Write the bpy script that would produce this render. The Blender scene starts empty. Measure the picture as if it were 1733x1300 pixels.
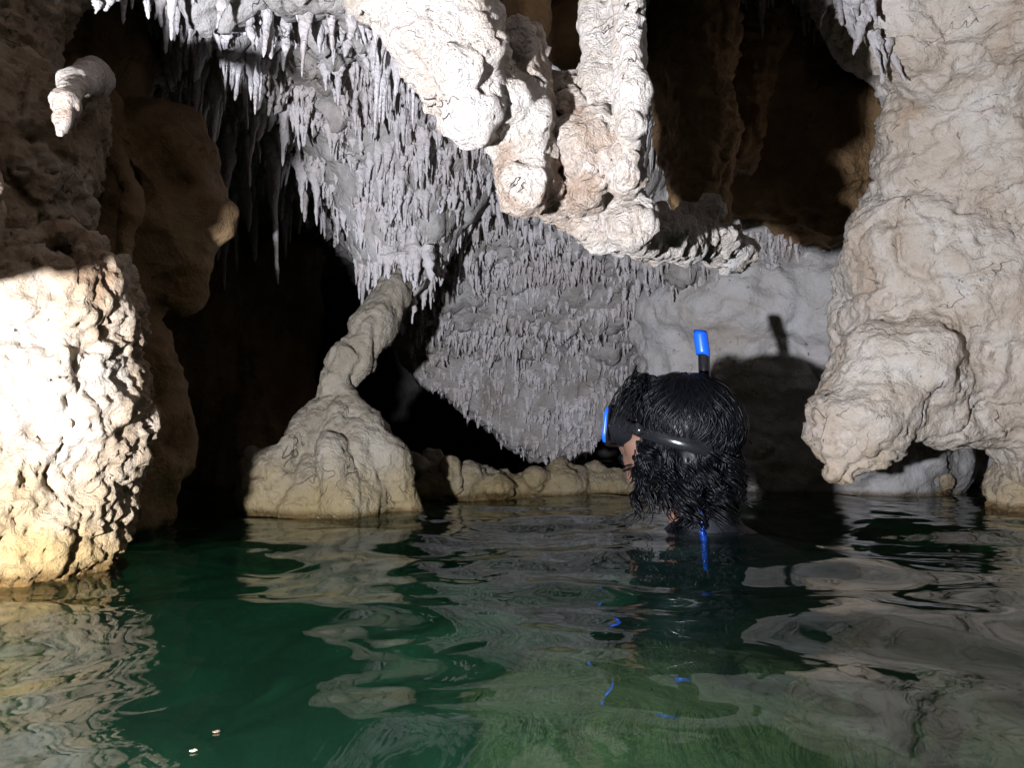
import bpy, math, random
import numpy as np
from mathutils import Vector, Matrix

R = math.radians
SC = bpy.context.scene
COL = SC.collection
random.seed(5)
RNG = np.random.default_rng(11)

# ------------------------------------------------------------------ camera, world, light, exposure
CAM_H, PITCH, FPX = 0.17, R(4.6), 1237.0
cam_d = bpy.data.cameras.new('camera')
cam = bpy.data.objects.new('camera', cam_d)
COL.objects.link(cam)
cam.location = (0, 0, CAM_H)
cam.rotation_euler = (R(90) + PITCH, 0, 0)
cam_d.sensor_fit = 'HORIZONTAL'
cam_d.sensor_width = 36.0
cam_d.lens = 36.0 * FPX / 1733.0
cam_d.clip_start, cam_d.clip_end = 0.02, 100
SC.camera = cam

W = bpy.data.worlds.new('World')
SC.world = W
W.use_nodes = True
W.node_tree.nodes['Background'].inputs[0].default_value = (0.01, 0.012, 0.016, 1)   # inside a cave: no sky reaches in
W.node_tree.nodes['Background'].inputs[1].default_value = 0.05

lamp_d = bpy.data.lights.new('torch_light', 'SPOT')       # the hand torch held left of the camera, just over the water
lamp_d.energy = 250
lamp_d.color = (0.85, 0.90, 1.0)
lamp_d.shadow_soft_size = 0.018
lamp_d.spot_size = R(160)
lamp_d.spot_blend = .85
lamp = bpy.data.objects.new('torch_light', lamp_d)
COL.objects.link(lamp)
lamp.location = (-0.42, 0.02, 0.085)
lamp.rotation_euler = Vector((0.24, 1.0, 0.16)).to_track_quat('-Z', 'Y').to_euler()

vs = SC.view_settings
vs.view_transform, vs.look, vs.exposure, vs.gamma = 'Standard', 'None', 0.0, 1.0
cy = SC.cycles
cy.max_bounces, cy.diffuse_bounces, cy.glossy_bounces, cy.transmission_bounces = 8, 2, 3, 4
cy.transparent_max_bounces = 12
cy.caustics_reflective = cy.caustics_refractive = False
cy.sample_clamp_indirect = 3.0

# ------------------------------------------------------------------ helpers
_c, _s = math.cos(PITCH), math.sin(PITCH)
def P(px, py, d):
    """world point seen at photo pixel (px, py) at distance d along +Y"""
    u, v = (px - 866.5) / FPX, (650.0 - py) / FPX
    y, z = _c - _s * v, _s + _c * v
    k = d / y
    return np.array((u * k, d, CAM_H + z * k))

LAT = np.random.default_rng(3).random((64, 64, 64)).astype(np.float32) * 2 - 1
def vnoise(p, freq, seed=0):
    q = p * freq + np.array((seed * 7.31 + 100, seed * 3.77 + 100, seed * 5.13 + 100))
    i = np.floor(q).astype(np.int64)
    f = (q - i).astype(np.float32)
    f = f * f * (3 - 2 * f)
    i &= 63
    j = (i + 1) & 63
    x0, y0, z0, x1, y1, z1 = i[:, 0], i[:, 1], i[:, 2], j[:, 0], j[:, 1], j[:, 2]
    fx, fy, fz = f[:, 0], f[:, 1], f[:, 2]
    a = LAT[x0, y0, z0] * (1 - fx) + LAT[x1, y0, z0] * fx
    b = LAT[x0, y1, z0] * (1 - fx) + LAT[x1, y1, z0] * fx
    c = LAT[x0, y0, z1] * (1 - fx) + LAT[x1, y0, z1] * fx
    d = LAT[x0, y1, z1] * (1 - fx) + LAT[x1, y1, z1] * fx
    return (a * (1 - fy) + b * fy) * (1 - fz) + (c * (1 - fy) + d * fy) * fz
def fbm(p, freq, seed=0, oct=4, kind='fbm'):
    t, a, s = 0, 1.0, 0
    for o in range(oct):
        n = vnoise(p, freq * 2.03 ** o, seed + o * 13)
        if kind == 'ridge': n = 1 - 2 * np.abs(n)
        elif kind == 'billow': n = 2 * np.abs(n) - 0.6
        t = t + n * a
        s += a
        a *= 0.5
    return t / s
def worley(p, freq, seed=0):
    q = p * freq + seed * 9.7 + 50
    i = np.floor(q).astype(np.int64)
    best = np.full(len(p), 9.0, np.float32)
    for dx in (-1, 0, 1):
        for dy in (-1, 0, 1):
            for dz in (-1, 0, 1):
                c = i + np.array((dx, dy, dz))
                m = c & 63
                o = np.stack([LAT[m[:, 0], m[:, 1], m[:, 2]], LAT[m[:, 1], m[:, 2], m[:, 0]], LAT[m[:, 2], m[:, 0], m[:, 1]]], 1) * .5 + .5
                best = np.minimum(best, ((c + o - q) ** 2).sum(1))
    return np.sqrt(best)

# signed-distance primitives (photo pixels + distance become world metres)
def E(px, py, d, rx, rz, ry, rot=0.0):
    k = d / FPX
    return dict(t='e', c=P(px, py, d), r=np.array((rx * k, ry, rz * k)), rot=R(rot), sub=False)
def C(a, b):
    return dict(t='c', a=P(*a[:3]), b=P(*b[:3]), ra=a[3] * a[2] / FPX, rb=b[3] * b[2] / FPX, sub=False)
def CH(*pts):
    return [C(a, b) for a, b in zip(pts, pts[1:])]
def WE(c, r): return dict(t='e', c=np.array(c, float), r=np.array(r, float), rot=0.0, sub=False)
def OE(c, r, M): return dict(t='o', c=np.array(c, float), r=np.array(r, float), M=np.array(M, float), sub=False)
def WC(a, b, ra, rb): return dict(t='c', a=np.array(a, float), b=np.array(b, float), ra=ra, rb=rb, sub=False)
def SUB(p, k=None):
    q = dict(p); q['sub'] = True
    if k: q['k'] = k
    return q
def bounds(p):
    if p['t'] == 'e':
        m = max(p['r'][0], p['r'][2]) if p['rot'] else None
        r = np.array((m, p['r'][1], m)) if m else p['r']
        return p['c'] - r, p['c'] + r
    if p['t'] == 'o':
        m = p['r'].max()
        return p['c'] - m, p['c'] + m
    m = max(p['ra'], p['rb'])
    return np.minimum(p['a'], p['b']) - m, np.maximum(p['a'], p['b']) + m
def sdf(p, X, Y, Z):
    if p['t'] in 'eo':
        x, y, z = X - p['c'][0], Y - p['c'][1], Z - p['c'][2]
        if p['t'] == 'o':
            M = p['M']
            x, y, z = [M[i][0] * x + M[i][1] * y + M[i][2] * z for i in range(3)]
        elif p['rot']:
            c, s = math.cos(p['rot']), math.sin(p['rot'])
            x, z = x * c + z * s, z * c - x * s
        rx, ry, rz = p['r']
        k0 = np.sqrt((x / rx) ** 2 + (y / ry) ** 2 + (z / rz) ** 2)
        k1 = np.sqrt((x / rx ** 2) ** 2 + (y / ry ** 2) ** 2 + (z / rz ** 2) ** 2) + 1e-6
        return k0 * (k0 - 1) / k1
    ab = p['b'] - p['a']
    L = float(ab @ ab) + 1e-9
    x, y, z = X - p['a'][0], Y - p['a'][1], Z - p['a'][2]
    t = np.clip((x * ab[0] + y * ab[1] + z * ab[2]) / L, 0, 1)
    return np.sqrt((x - t * ab[0]) ** 2 + (y - t * ab[1]) ** 2 + (z - t * ab[2]) ** 2) - (p['ra'] + (p['rb'] - p['ra']) * t)

def surface(prims, cell, k):
    """mesh of the smooth union of prims by surface nets -> verts, quads"""
    lo = np.min([bounds(p)[0] for p in prims if not p['sub']], 0) - 3 * cell
    hi = np.max([bounds(p)[1] for p in prims if not p['sub']], 0) + 3 * cell
    n = np.ceil((hi - lo) / cell).astype(int) + 1
    G = np.full(n, 0.5, np.float32)
    ax = [(lo[i] + np.arange(n[i]) * cell).astype(np.float32) for i in range(3)]
    for p in prims:
        kk = p.get('k', k)
        a, b = bounds(p)
        m = kk * 1.3 + 3 * cell
        i0 = np.clip(np.floor((a - m - lo) / cell).astype(int), 0, n)
        i1 = np.clip(np.ceil((b + m - lo) / cell).astype(int) + 1, 0, n)
        if (i1 <= i0).any(): continue
        sl = tuple(slice(i0[j], i1[j]) for j in range(3))
        X, Y, Z = np.meshgrid(ax[0][sl[0]], ax[1][sl[1]], ax[2][sl[2]], indexing='ij', sparse=True)
        d = sdf(p, X, Y, Z).astype(np.float32)
        g = G[sl]
        if p['sub']:
            d = -d
            h = np.clip(.5 - .5 * (d - g) / kk, 0, 1)
            G[sl] = d + (g - d) * h + kk * h * (1 - h)
        else:
            h = np.clip(.5 + .5 * (d - g) / kk, 0, 1)
            G[sl] = d + (g - d) * h - kk * h * (1 - h)
    G[0], G[-1], G[:, 0], G[:, -1], G[:, :, 0], G[:, :, -1] = .5, .5, .5, .5, .5, .5
    S = G < 0
    cnt = np.zeros(np.array(S.shape) - 1, np.uint8)
    offs = [(i, j, l) for i in (0, 1) for j in (0, 1) for l in (0, 1)]
    a, b, c = cnt.shape
    for (i, j, l) in offs: cnt += S[i:i + a, j:j + b, l:l + c]
    act = (cnt > 0) & (cnt < 8)
    I = np.argwhere(act)
    idx = np.full(cnt.shape, -1, np.int64)
    idx[act] = np.arange(len(I))
    cv = np.stack([G[I[:, 0] + i, I[:, 1] + j, I[:, 2] + l] for (i, j, l) in offs], 1)
    acc = np.zeros((len(I), 3)); w = np.zeros(len(I))
    for e0 in range(8):
        for e1 in range(e0 + 1, 8):
            o0, o1 = np.array(offs[e0]), np.array(offs[e1])
            if abs(o0 - o1).sum() != 1: continue
            f0, f1 = cv[:, e0], cv[:, e1]
            m = (f0 < 0) != (f1 < 0)
            t = np.where(m, f0 / np.where(m, f0 - f1, 1), 0)
            acc += np.where(m[:, None], o0 + (o1 - o0) * t[:, None], 0); w += m
    V = (I + acc / w[:, None]) * cell + lo
    F = []
    for axn in range(3):
        u, v = (axn + 1) % 3, (axn + 2) % 3
        s0 = [slice(None)] * 3; s1 = [slice(None)] * 3
        s0[axn], s1[axn] = slice(0, -1), slice(1, None)
        A, B = S[tuple(s0)], S[tuple(s1)]
        for flip, M in ((False, A & ~B), (True, ~A & B)):
            q = np.argwhere(M)
            ok = (q[:, u] > 0) & (q[:, v] > 0) & (q[:, u] < cnt.shape[u]) & (q[:, v] < cnt.shape[v])
            q = q[ok]
            def at(du, dv):
                r = q.copy(); r[:, u] -= du; r[:, v] -= dv
                return idx[r[:, 0], r[:, 1], r[:, 2]]
            quad = np.stack([at(1, 1), at(0, 1), at(0, 0), at(1, 0)], 1)
            F.append(quad[:, ::-1] if flip else quad)
    F = np.concatenate(F)
    return V, F[(F >= 0).all(1)]

def normals(V, F):
    a, b, c, d = V[F[:, 0]], V[F[:, 1]], V[F[:, 2]], V[F[:, 3]]
    n = np.cross(c - a, d - b)
    N = np.zeros_like(V)
    for i in range(4): np.add.at(N, F[:, i], n)
    return N / (np.linalg.norm(N, axis=1, keepdims=True) + 1e-9)

def displace(V, F, layers, seed=0):
    """layers: (kind, freq, amp, (sx, sy, sz) stretch)"""
    N = normals(V, F)
    for li, L in enumerate(layers):
        kind, freq, amp = L[:3]
        st = np.array(L[3]) if len(L) > 3 else np.ones(3)
        p = V * st
        if kind == 'pit':
            w = worley(p, freq, seed + li)
            d = -np.clip(1 - w / .42, 0, 1) ** 1.3
        elif kind == 'scallop':
            w = worley(p, freq, seed + li)
            d = w * 2 - 1.0
        elif kind == 'crack':
            n = fbm(p, freq, seed + li * 5, 2)
            d = -np.clip(1 - np.abs(n) / .05, 0, 1)
        else:
            d = fbm(p, freq, seed + li * 17, 4, kind)
        V = V + N * (d * amp)[:, None]
    return V

WORLD = {}
def mesh_obj(name, V, F, mat, parent=None, origin=None, smooth=True):
    V = np.asarray(V, np.float64)
    if origin is None:
        origin = np.array((V[:, 0].mean(), V[:, 1].mean(), V[:, 2].min()))
    me = bpy.data.meshes.new(name)
    v = V - origin
    if isinstance(F, np.ndarray):
        k = F.shape[1]
        me.vertices.add(len(v)); me.vertices.foreach_set('co', v.astype(np.float32).ravel())
        me.loops.add(F.size); me.loops.foreach_set('vertex_index', F.astype(np.int32).ravel())
        me.polygons.add(len(F))
        me.polygons.foreach_set('loop_start', np.arange(0, F.size, k, dtype=np.int32))
        me.update(calc_edges=True)
    else:
        me.from_pydata([tuple(x) for x in v], [], F)
    me.polygons.foreach_set('use_smooth', np.full(len(me.polygons), smooth))
    me.validate()
    me.materials.append(mat)
    o = bpy.data.objects.new(name, me)
    COL.objects.link(o)
    o.location = origin
    if parent is not None:
        o.parent = parent
        o.location = Vector(origin) - Vector(WORLD[parent.name])
    WORLD[o.name] = tuple(origin)
    return o

def tag(o, label=None, cat=None, group=None, kind=None):
    if label: o['label'] = label
    if cat: o['category'] = cat
    if group: o['group'] = group
    if kind: o['kind'] = kind
    return o

def rock(name, prims, cell, k, layers, mat, label=None, cat='rock', seed=0, group=None, kind=None, parent=None):
    V, F = surface(prims, cell, k)
    V = displace(V, F, layers, seed)
    o = mesh_obj(name, V, F, mat, parent)
    return tag(o, label, cat if not parent else None, group, kind)

# ------------------------------------------------------------------ materials
def nodes(name):
    m = bpy.data.materials.new(name)
    m.use_nodes = True
    nt = m.node_tree
    return m, nt, nt.nodes['Principled BSDF']
def rock_mat(name, c_dark, c_mid, c_light, rough=.62, stain=None, bump=1.0, scale=1.0, speck=(.05, .04, .035), sss=0.0):
    m, nt, b = nodes(name)
    N, L = nt.nodes, nt.links
    geo = N.new('ShaderNodeNewGeometry')
    def noise(sc, det=6, ro=.6, dist=0.0):
        n = N.new('ShaderNodeTexNoise')
        n.inputs['Scale'].default_value = sc * scale; n.inputs['Detail'].default_value = det
        n.inputs['Roughness'].default_value = ro; n.inputs['Distortion'].default_value = dist
        L.new(geo.outputs['Position'], n.inputs['Vector'])
        return n
    n1 = noise(5, 7, .62, .6)
    ramp = N.new('ShaderNodeValToRGB')
    e = ramp.color_ramp.elements
    e[0].position, e[0].color = .30, (*c_dark, 1)
    e[1].position, e[1].color = .70, (*c_light, 1)
    x = e.new(.5); x.color = (*c_mid, 1)
    L.new(n1.outputs['Fac'], ramp.inputs['Fac'])
    col = ramp.outputs['Color']
    def mix(a, bcol, fac, mode='MIX'):
        mx = N.new('ShaderNodeMix'); mx.data_type = 'RGBA'; mx.blend_type = mode
        if hasattr(a, 'links'): L.new(a, mx.inputs['A'])
        if isinstance(bcol, tuple): mx.inputs['B'].default_value = (*bcol, 1)
        else: L.new(bcol, mx.inputs['B'])
        if isinstance(fac, float): mx.inputs['Factor'].default_value = fac
        else: L.new(fac, mx.inputs['Factor'])
        return mx.outputs['Result']
    def mrange(v, a, bb, c=0., d=1.):
        r = N.new('ShaderNodeMapRange'); r.interpolation_type = 'SMOOTHSTEP'
        L.new(v, r.inputs['Value'])
        for k_, q in zip(('From Min', 'From Max', 'To Min', 'To Max'), (a, bb, c, d)): r.inputs[k_].default_value = q
        return r.outputs['Result']
    # blotches of a paler/pinker mineral and dark specks
    n2 = noise(14, 5, .65, .3)
    col = mix(col, (c_light[0] * 1.02, c_light[1] * .93, c_light[2] * .90), mrange(n2.outputs['Fac'], .52, .66, 0, .55))
    n3 = noise(55, 3, .6)
    n3b = noise(9, 3, .6)
    mul = N.new('ShaderNodeMath'); mul.operation = 'MULTIPLY'
    L.new(mrange(n3.outputs['Fac'], .63, .72), mul.inputs[0]); L.new(mrange(n3b.outputs['Fac'], .48, .62), mul.inputs[1])
    col = mix(col, speck, mul.outputs[0])
    if stain:                                           # mineral / algae stain band above the water line
        sep = N.new('ShaderNodeSeparateXYZ'); L.new(geo.outputs['Position'], sep.inputs[0])
        ad = N.new('ShaderNodeMath'); ad.operation = 'MULTIPLY_ADD'
        n4 = noise(7, 5, .6)
        L.new(n4.outputs['Fac'], ad.inputs[0]); ad.inputs[1].default_value = -.28; L.new(sep.outputs['Z'], ad.inputs[2])
        col = mix(col, stain, mrange(ad.outputs[0], -.15, .045, .85, 0.))
    # thin winding cracks and creases, dirt-filled
    cn = noise(6.5, 3, .55, .8)
    ab = N.new('ShaderNodeMath'); ab.operation = 'SUBTRACT'; ab.inputs[1].default_value = .5
    L.new(cn.outputs['Fac'], ab.inputs[0])
    ab2 = N.new('ShaderNodeMath'); ab2.operation = 'ABSOLUTE'; L.new(ab.outputs[0], ab2.inputs[0])
    cmask = noise(11, 2, .5)
    cm = N.new('ShaderNodeMath'); cm.operation = 'MULTIPLY'
    L.new(mrange(ab2.outputs[0], 0, .006, .7, 0), cm.inputs[0]); L.new(mrange(cmask.outputs['Fac'], .53, .63), cm.inputs[1])
    col = mix(col, (c_dark[0] * .55, c_dark[1] * .50, c_dark[2] * .47), cm.outputs[0])
    crack = cm.outputs[0]
    L.new(col, b.inputs['Base Color'])
    b.inputs['Roughness'].default_value = rough
    rr = mrange(n2.outputs['Fac'], .35, .65, rough - .12, rough + .15)
    sepw = N.new('ShaderNodeSeparateXYZ'); L.new(geo.outputs['Position'], sepw.inputs[0])   # wet band where the ripples wash the stone
    wn = N.new('ShaderNodeMath'); wn.operation = 'MULTIPLY_ADD'; L.new(n2.outputs['Fac'], wn.inputs[0]); wn.inputs[1].default_value = -.035; L.new(sepw.outputs['Z'], wn.inputs[2])
    wet = mrange(wn.outputs[0], -.012, .006, 1, 0)
    wm = N.new('ShaderNodeMix'); L.new(wet, wm.inputs['Factor']); L.new(rr, wm.inputs['A']); wm.inputs['B'].default_value = .16
    L.new(mix(col, (.42, .36, .28), wet, 'MULTIPLY'), b.inputs['Base Color'])
    L.new(wm.outputs['Result'], b.inputs['Roughness'])
    b.inputs['Specular IOR Level'].default_value = .35
    if sss:
        b.inputs['Subsurface Weight'].default_value = sss
        b.inputs['Subsurface Radius'].default_value = (1.0, .5, .25)
        b.inputs['Subsurface Scale'].default_value = .02
    b1, b2, b3 = noise(38, 8, .68, .4), noise(140, 5, .65), N.new('ShaderNodeTexVoronoi')
    b3.inputs['Scale'].default_value = 60 * scale
    L.new(geo.outputs['Position'], b3.inputs['Vector'])
    s1 = N.new('ShaderNodeMath'); s1.operation = 'MULTIPLY_ADD'
    L.new(b2.outputs['Fac'], s1.inputs[0]); s1.inputs[1].default_value = .35; L.new(b1.outputs['Fac'], s1.inputs[2])
    s2 = N.new('ShaderNodeMath'); s2.operation = 'MULTIPLY_ADD'
    L.new(b3.outputs['Distance'], s2.inputs[0]); s2.inputs[1].default_value = .22; L.new(s1.outputs[0], s2.inputs[2])
    bp = N.new('ShaderNodeBump'); bp.inputs['Strength'].default_value = .85 * bump; bp.inputs['Distance'].default_value = .016
    s3 = N.new('ShaderNodeMath'); s3.operation = 'MULTIPLY_ADD'
    L.new(crack, s3.inputs[0]); s3.inputs[1].default_value = -.6; L.new(s2.outputs[0], s3.inputs[2])
    L.new(s3.outputs[0], bp.inputs['Height'])
    L.new(bp.outputs['Normal'], b.inputs['Normal'])
    return m
def plain(name, col, rough=.5, metal=0, spec=.5, coat=0, bump=0, bscale=200):
    m, nt, b = nodes(name)
    N, L = nt.nodes, nt.links
    tc = N.new('ShaderNodeTexCoord')
    n = N.new('ShaderNodeTexNoise'); n.inputs['Scale'].default_value = 30; n.inputs['Detail'].default_value = 4
    L.new(tc.outputs['Object'], n.inputs['Vector'])
    mx = N.new('ShaderNodeMix'); mx.data_type = 'RGBA'
    mx.inputs['A'].default_value = (*[c * .8 for c in col], 1); mx.inputs['B'].default_value = (*[min(1, c * 1.15) for c in col], 1)
    L.new(n.outputs['Fac'], mx.inputs['Factor']); L.new(mx.outputs['Result'], b.inputs['Base Color'])
    b.inputs['Roughness'].default_value = rough; b.inputs['Metallic'].default_value = metal
    b.inputs['Specular IOR Level'].default_value = spec; b.inputs['Coat Weight'].default_value = coat
    if bump:
        n2 = N.new('ShaderNodeTexNoise'); n2.inputs['Scale'].default_value = bscale
        L.new(tc.outputs['Object'], n2.inputs['Vector'])
        bp = N.new('ShaderNodeBump'); bp.inputs['Strength'].default_value = bump; bp.inputs['Distance'].default_value = .002
        L.new(n2.outputs['Fac'], bp.inputs['Height']); L.new(bp.outputs['Normal'], b.inputs['Normal'])
    return m

OCHRE = (.36, .25, .10)
M_BOULDER = rock_mat('pale_limestone', (.18, .10, .05), (.32, .235, .155), (.44, .385, .32), stain=(.28, .18, .06))
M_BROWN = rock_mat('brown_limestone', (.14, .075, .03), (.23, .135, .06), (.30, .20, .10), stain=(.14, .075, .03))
M_CALCITE = rock_mat('white_calcite', (.32, .20, .13), (.52, .44, .37), (.66, .61, .57), rough=.42, bump=1.4, scale=1.7)
M_RIGHT = rock_mat('buff_limestone', (.42, .31, .22), (.57, .48, .395), (.67, .62, .57), stain=(.40, .29, .15), speck=(.10, .08, .09), bump=1.0)
M_WALL = rock_mat('smooth_limestone', (.35, .30, .26), (.42, .39, .37), (.47, .455, .46), bump=.7)
M_CEIL = rock_mat('grey_limestone', (.24, .20, .17), (.34, .31, .29), (.43, .41, .40))
M_DRIP = rock_mat('dripstone', (.40, .34, .31), (.52, .47, .46), (.62, .58, .59), rough=.5)
M_COLUMN = rock_mat('column_limestone', (.14, .11, .075), (.22, .185, .14), (.29, .26, .215), stain=(.20, .145, .06))
M_BED = rock_mat('pool_silt', (.12, .10, .07), (.36, .34, .29), (.58, .55, .48), bump=.6)

# ------------------------------------------------------------------ the cave ceiling (a lowered vault that drops into a hanging bulge at the back)
def lerp(x, xs, ys): return np.interp(x, xs, ys)
def ceil_z(X, Y):
    yy = Y + 0.22 * np.clip((X - .45) / .5, 0, 1) - .25 * np.clip((-.45 - X) / .3, 0, 1)
    prof = lerp(yy, [-3, 0, 1.0, 1.6, 1.95, 2.15, 2.5, 2.85, 3.0, 3.15, 3.4, 4.0, 8.0],
                [.85, .85, .86, 1.0, .96, .91, .76, .50, .08, .08, .45, .70, .55])
    pr = lerp(Y, [-3, 0, .9, 1.25, 1.5, 2.10, 2.22, 2.30, 2.55, 3, 8], [.85, .85, .88, 1.15, 1.35, 1.42, 1.15, .735, .68, .6, .5])
    rr = np.clip((X - lerp(Y, [0, 1.3, 1.9, 2.2], [.10, .14, .26, .36])) / .22, 0, 1); rr = rr * rr * (3 - 2 * rr)
    prof = prof * (1 - rr) + pr * rr
    bot = lerp(X, [-3, -.75, -.54, -.44, -.33, -.04, .18, .30, .46, .62, .85, 1.3, 3],
               [1.05, 1.05, .95, .52, .40, .19, .10, .13, .31, .62, .68, .7, .7])
    k = .05
    h = np.clip(.5 + .5 * (prof - bot) / k, 0, 1)
    z = bot + (prof - bot) * h + k * h * (1 - h)
    z = z - .40 * np.exp(-((X + .32) / .17) ** 2 - ((Y - 2.06) / .20) ** 2)
    # vault closes down to the water at the far sides and behind
    r = np.maximum(np.clip((np.abs(X - .1) - 2.0) / 1.2, 0, 1), np.clip((-Y - 1.0) / 1.2, 0, 1))
    r = np.maximum(r, np.clip((Y - 6.5) / 1.5, 0, 1))
    return z - 1.6 * r ** 2
def ceil_full(X, Y):
    z = ceil_z(X, Y)
    q = np.stack([X, Y, X * 0], 1)
    return z + .07 * fbm(q, 3.0, 4, 3) + .018 * fbm(q, 11, 9, 3) - .040 * np.clip(fbm(q, 22, 21, 3), 0, 1) * 2
def grid_sheet(xs, ys):
    nx, ny = len(xs), len(ys)
    X, Y = np.meshgrid(xs, ys, indexing='ij')
    i = np.arange(nx * ny).reshape(nx, ny)
    F = np.stack([i[:-1, :-1], i[1:, :-1], i[1:, 1:], i[:-1, 1:]], -1).reshape(-1, 4)
    return X.ravel(), Y.ravel(), F
xs = np.concatenate([np.arange(-3.4, -1.5, .05), np.arange(-1.5, 1.6, .0085), np.arange(1.6, 3.6, .05)])
ys = np.concatenate([np.arange(.15, .7, .05), np.arange(.7, 3.3, .0085), np.arange(3.3, 8.2, .05)])
X, Y, F = grid_sheet(xs, ys)
Zc = ceil_full(X, Y)
VC = displace(np.stack([X, Y, Zc], 1), F[:, ::-1], [('fbm', 9, .020), ('billow', 18, .012, (1, 1, .45)), ('ridge', 30, .006, (1, 1, .4)), ('crack', 8, .010), ('pit', 20, .010)], 2)
o = mesh_obj('cave_ceiling', VC, F[:, ::-1], M_CEIL)
tag(o, 'rough pale limestone ceiling of the cave dropping into a hanging bulge at the back', 'cave ceiling', kind='structure')

# ------------------------------------------------------------------ pool bed and water
xs = np.concatenate([np.arange(-3.4, -1.4, .06), np.arange(-1.4, 1.8, .016), np.arange(1.8, 3.6, .06)])
ys = np.concatenate([np.arange(-2.6, .2, .06), np.arange(.2, 2.8, .016), np.arange(2.8, 8.2, .06)])
X, Y, F = grid_sheet(xs, ys)
q = np.stack([X, Y, X * 0], 1)
slope = lerp(Y, [-2.6, .1, .5, 1.0, 1.6, 2.0, 2.4, 3, 8], [-1.2, -.95, -.66, -.52, -.50, -.60, -1.05, -1.3, -1.3])
dip = .55 * np.exp(-((X - .42) / .30) ** 2 - ((Y - 1.5) / .26) ** 2) + .6 * np.exp(-((X + .55) / .38) ** 2 - ((Y - 1.2) / .8) ** 2) + .35 * np.exp(-((X - 1.1) / .45) ** 2 - ((Y - 1.3) / .6) ** 2)
Zb = slope - dip + .20 * fbm(q, 1.9, 31, 3) + .08 * fbm(q, 4.5, 33, 4, 'ridge') + .02 * fbm(q, 14, 35, 3, 'billow')
rim = np.maximum(np.clip((np.abs(X - .1) - 1.5) / .9, 0, 1), np.clip((-Y - .8) / 1.0, 0, 1))
Zb = Zb + 1.0 * rim
o = mesh_obj('pool_floor', np.stack([X, Y, Zb], 1), F, M_BED)
tag(o, 'silty stone floor of the cave pool seen through green water', 'pool floor', kind='structure')
POOL_FLOOR = o

def wave(X, Y):
    z = 0
    rg = np.random.default_rng(8)
    for n, (lam, amp) in enumerate([(.62, .0042), (.43, .0030), (.30, .0022), (.21, .0014), (.15, .0009), (.11, .0006), (.07, .00046), (.045, .00022)]):
        for j in range(3):
            a = R(90) + rg.normal(0, .75)
            kx, ky = math.cos(a) * 6.283 / lam, math.sin(a) * 6.283 / lam
            w = fbm(np.stack([X, Y, X * 0 + n + j * 3], 1), 1.4, n * 3 + j, 2)
            z = z + amp * .6 * np.sin(kx * X + ky * Y + rg.uniform(0, 6.3) + 2.2 * w) * (1 + .8 * w)
    r = np.hypot(X - .36, Y - 1.42)                          # rings spreading from the swimmer
    return z + .0011 * np.sin(r * 62 + 2 * fbm(np.stack([X, Y, X * 0], 1), 3, 61, 2)) * np.exp(-r / .30)
xs = np.concatenate([np.arange(-3.4, -1.6, .05), np.arange(-1.6, 2.0, .0125), np.arange(2.0, 3.6, .05)])
ys = np.concatenate([np.arange(-2.6, .1, .05), np.arange(.1, 3.0, .0125), np.arange(3.0, 8.2, .05)])
X, Y, F = grid_sheet(xs, ys)
Zw = wave(X, Y)
m, nt, b = nodes('pool_water')
N_, L_ = nt.nodes, nt.links
out = nt.nodes['Material Output']; N_.remove(b)
fr = N_.new('ShaderNodeFresnel')                        # same reflectance from both sides: light passes the surface unbent
gw = N_.new('ShaderNodeNewGeometry'); mi = N_.new('ShaderNodeMapRange')
L_.new(gw.outputs['Backfacing'], mi.inputs['Value']); mi.inputs['To Min'].default_value = 1.33; mi.inputs['To Max'].default_value = 1 / 1.33
L_.new(mi.outputs['Result'], fr.inputs['IOR'])
rf = N_.new('ShaderNodeBsdfRefraction'); rf.inputs['Roughness'].default_value = 0.0; rf.inputs['IOR'].default_value = 1.33
tr = N_.new('ShaderNodeBsdfTransparent')
gl = N_.new('ShaderNodeBsdfGlossy'); gl.inputs['Roughness'].default_value = .0
m1, m2 = N_.new('ShaderNodeMixShader'), N_.new('ShaderNodeMixShader')
m1.inputs[0].default_value = .55
L_.new(rf.outputs[0], m1.inputs[1]); L_.new(tr.outputs[0], m1.inputs[2])
L_.new(fr.outputs[0], m2.inputs[0]); L_.new(m1.outputs[0], m2.inputs[1]); L_.new(gl.outputs[0], m2.inputs[2])
L_.new(m2.outputs[0], out.inputs['Surface'])
va = N_.new('ShaderNodeVolumeAbsorption'); va.inputs['Color'].default_value = (.26, .79, .61, 1); va.inputs['Density'].default_value = 1.5
vsc = N_.new('ShaderNodeVolumeScatter'); vsc.inputs['Color'].default_value = (.45, .88, .62, 1); vsc.inputs['Density'].default_value = .08; vsc.inputs['Anisotropy'].default_value = .2
vad = N_.new('ShaderNodeAddShader'); L_.new(va.outputs[0], vad.inputs[0]); L_.new(vsc.outputs[0], vad.inputs[1])
L_.new(vad.outputs[0], out.inputs['Volume'])
M_WATER = m
# closed body of water: rippled top, plain sides and bottom
nx, ny = len(xs), len(ys)
V = np.stack([X, Y, Zw], 1)
bi = np.arange(nx * ny).reshape(nx, ny)
ring = np.concatenate([bi[:, 0], bi[-1, 1:], bi[-2::-1, -1], bi[0, -2:0:-1]])
nb = len(V)
low = V[ring].copy(); low[:, 2] = -2.2
V = np.concatenate([V, low])
nr = len(ring); jj = np.arange(nr); j2 = (jj + 1) % nr
side = np.stack([ring[j2], ring[jj], nb + jj, nb + j2], 1)
faces = [tuple(f) for f in F] + [tuple(f) for f in side] + [tuple(nb + jj[::-1])]
o = mesh_obj('water', V, faces, M_WATER, origin=np.zeros(3))
tag(o, 'clear rippled green water filling the cave pool', 'water', kind='structure')

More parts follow.
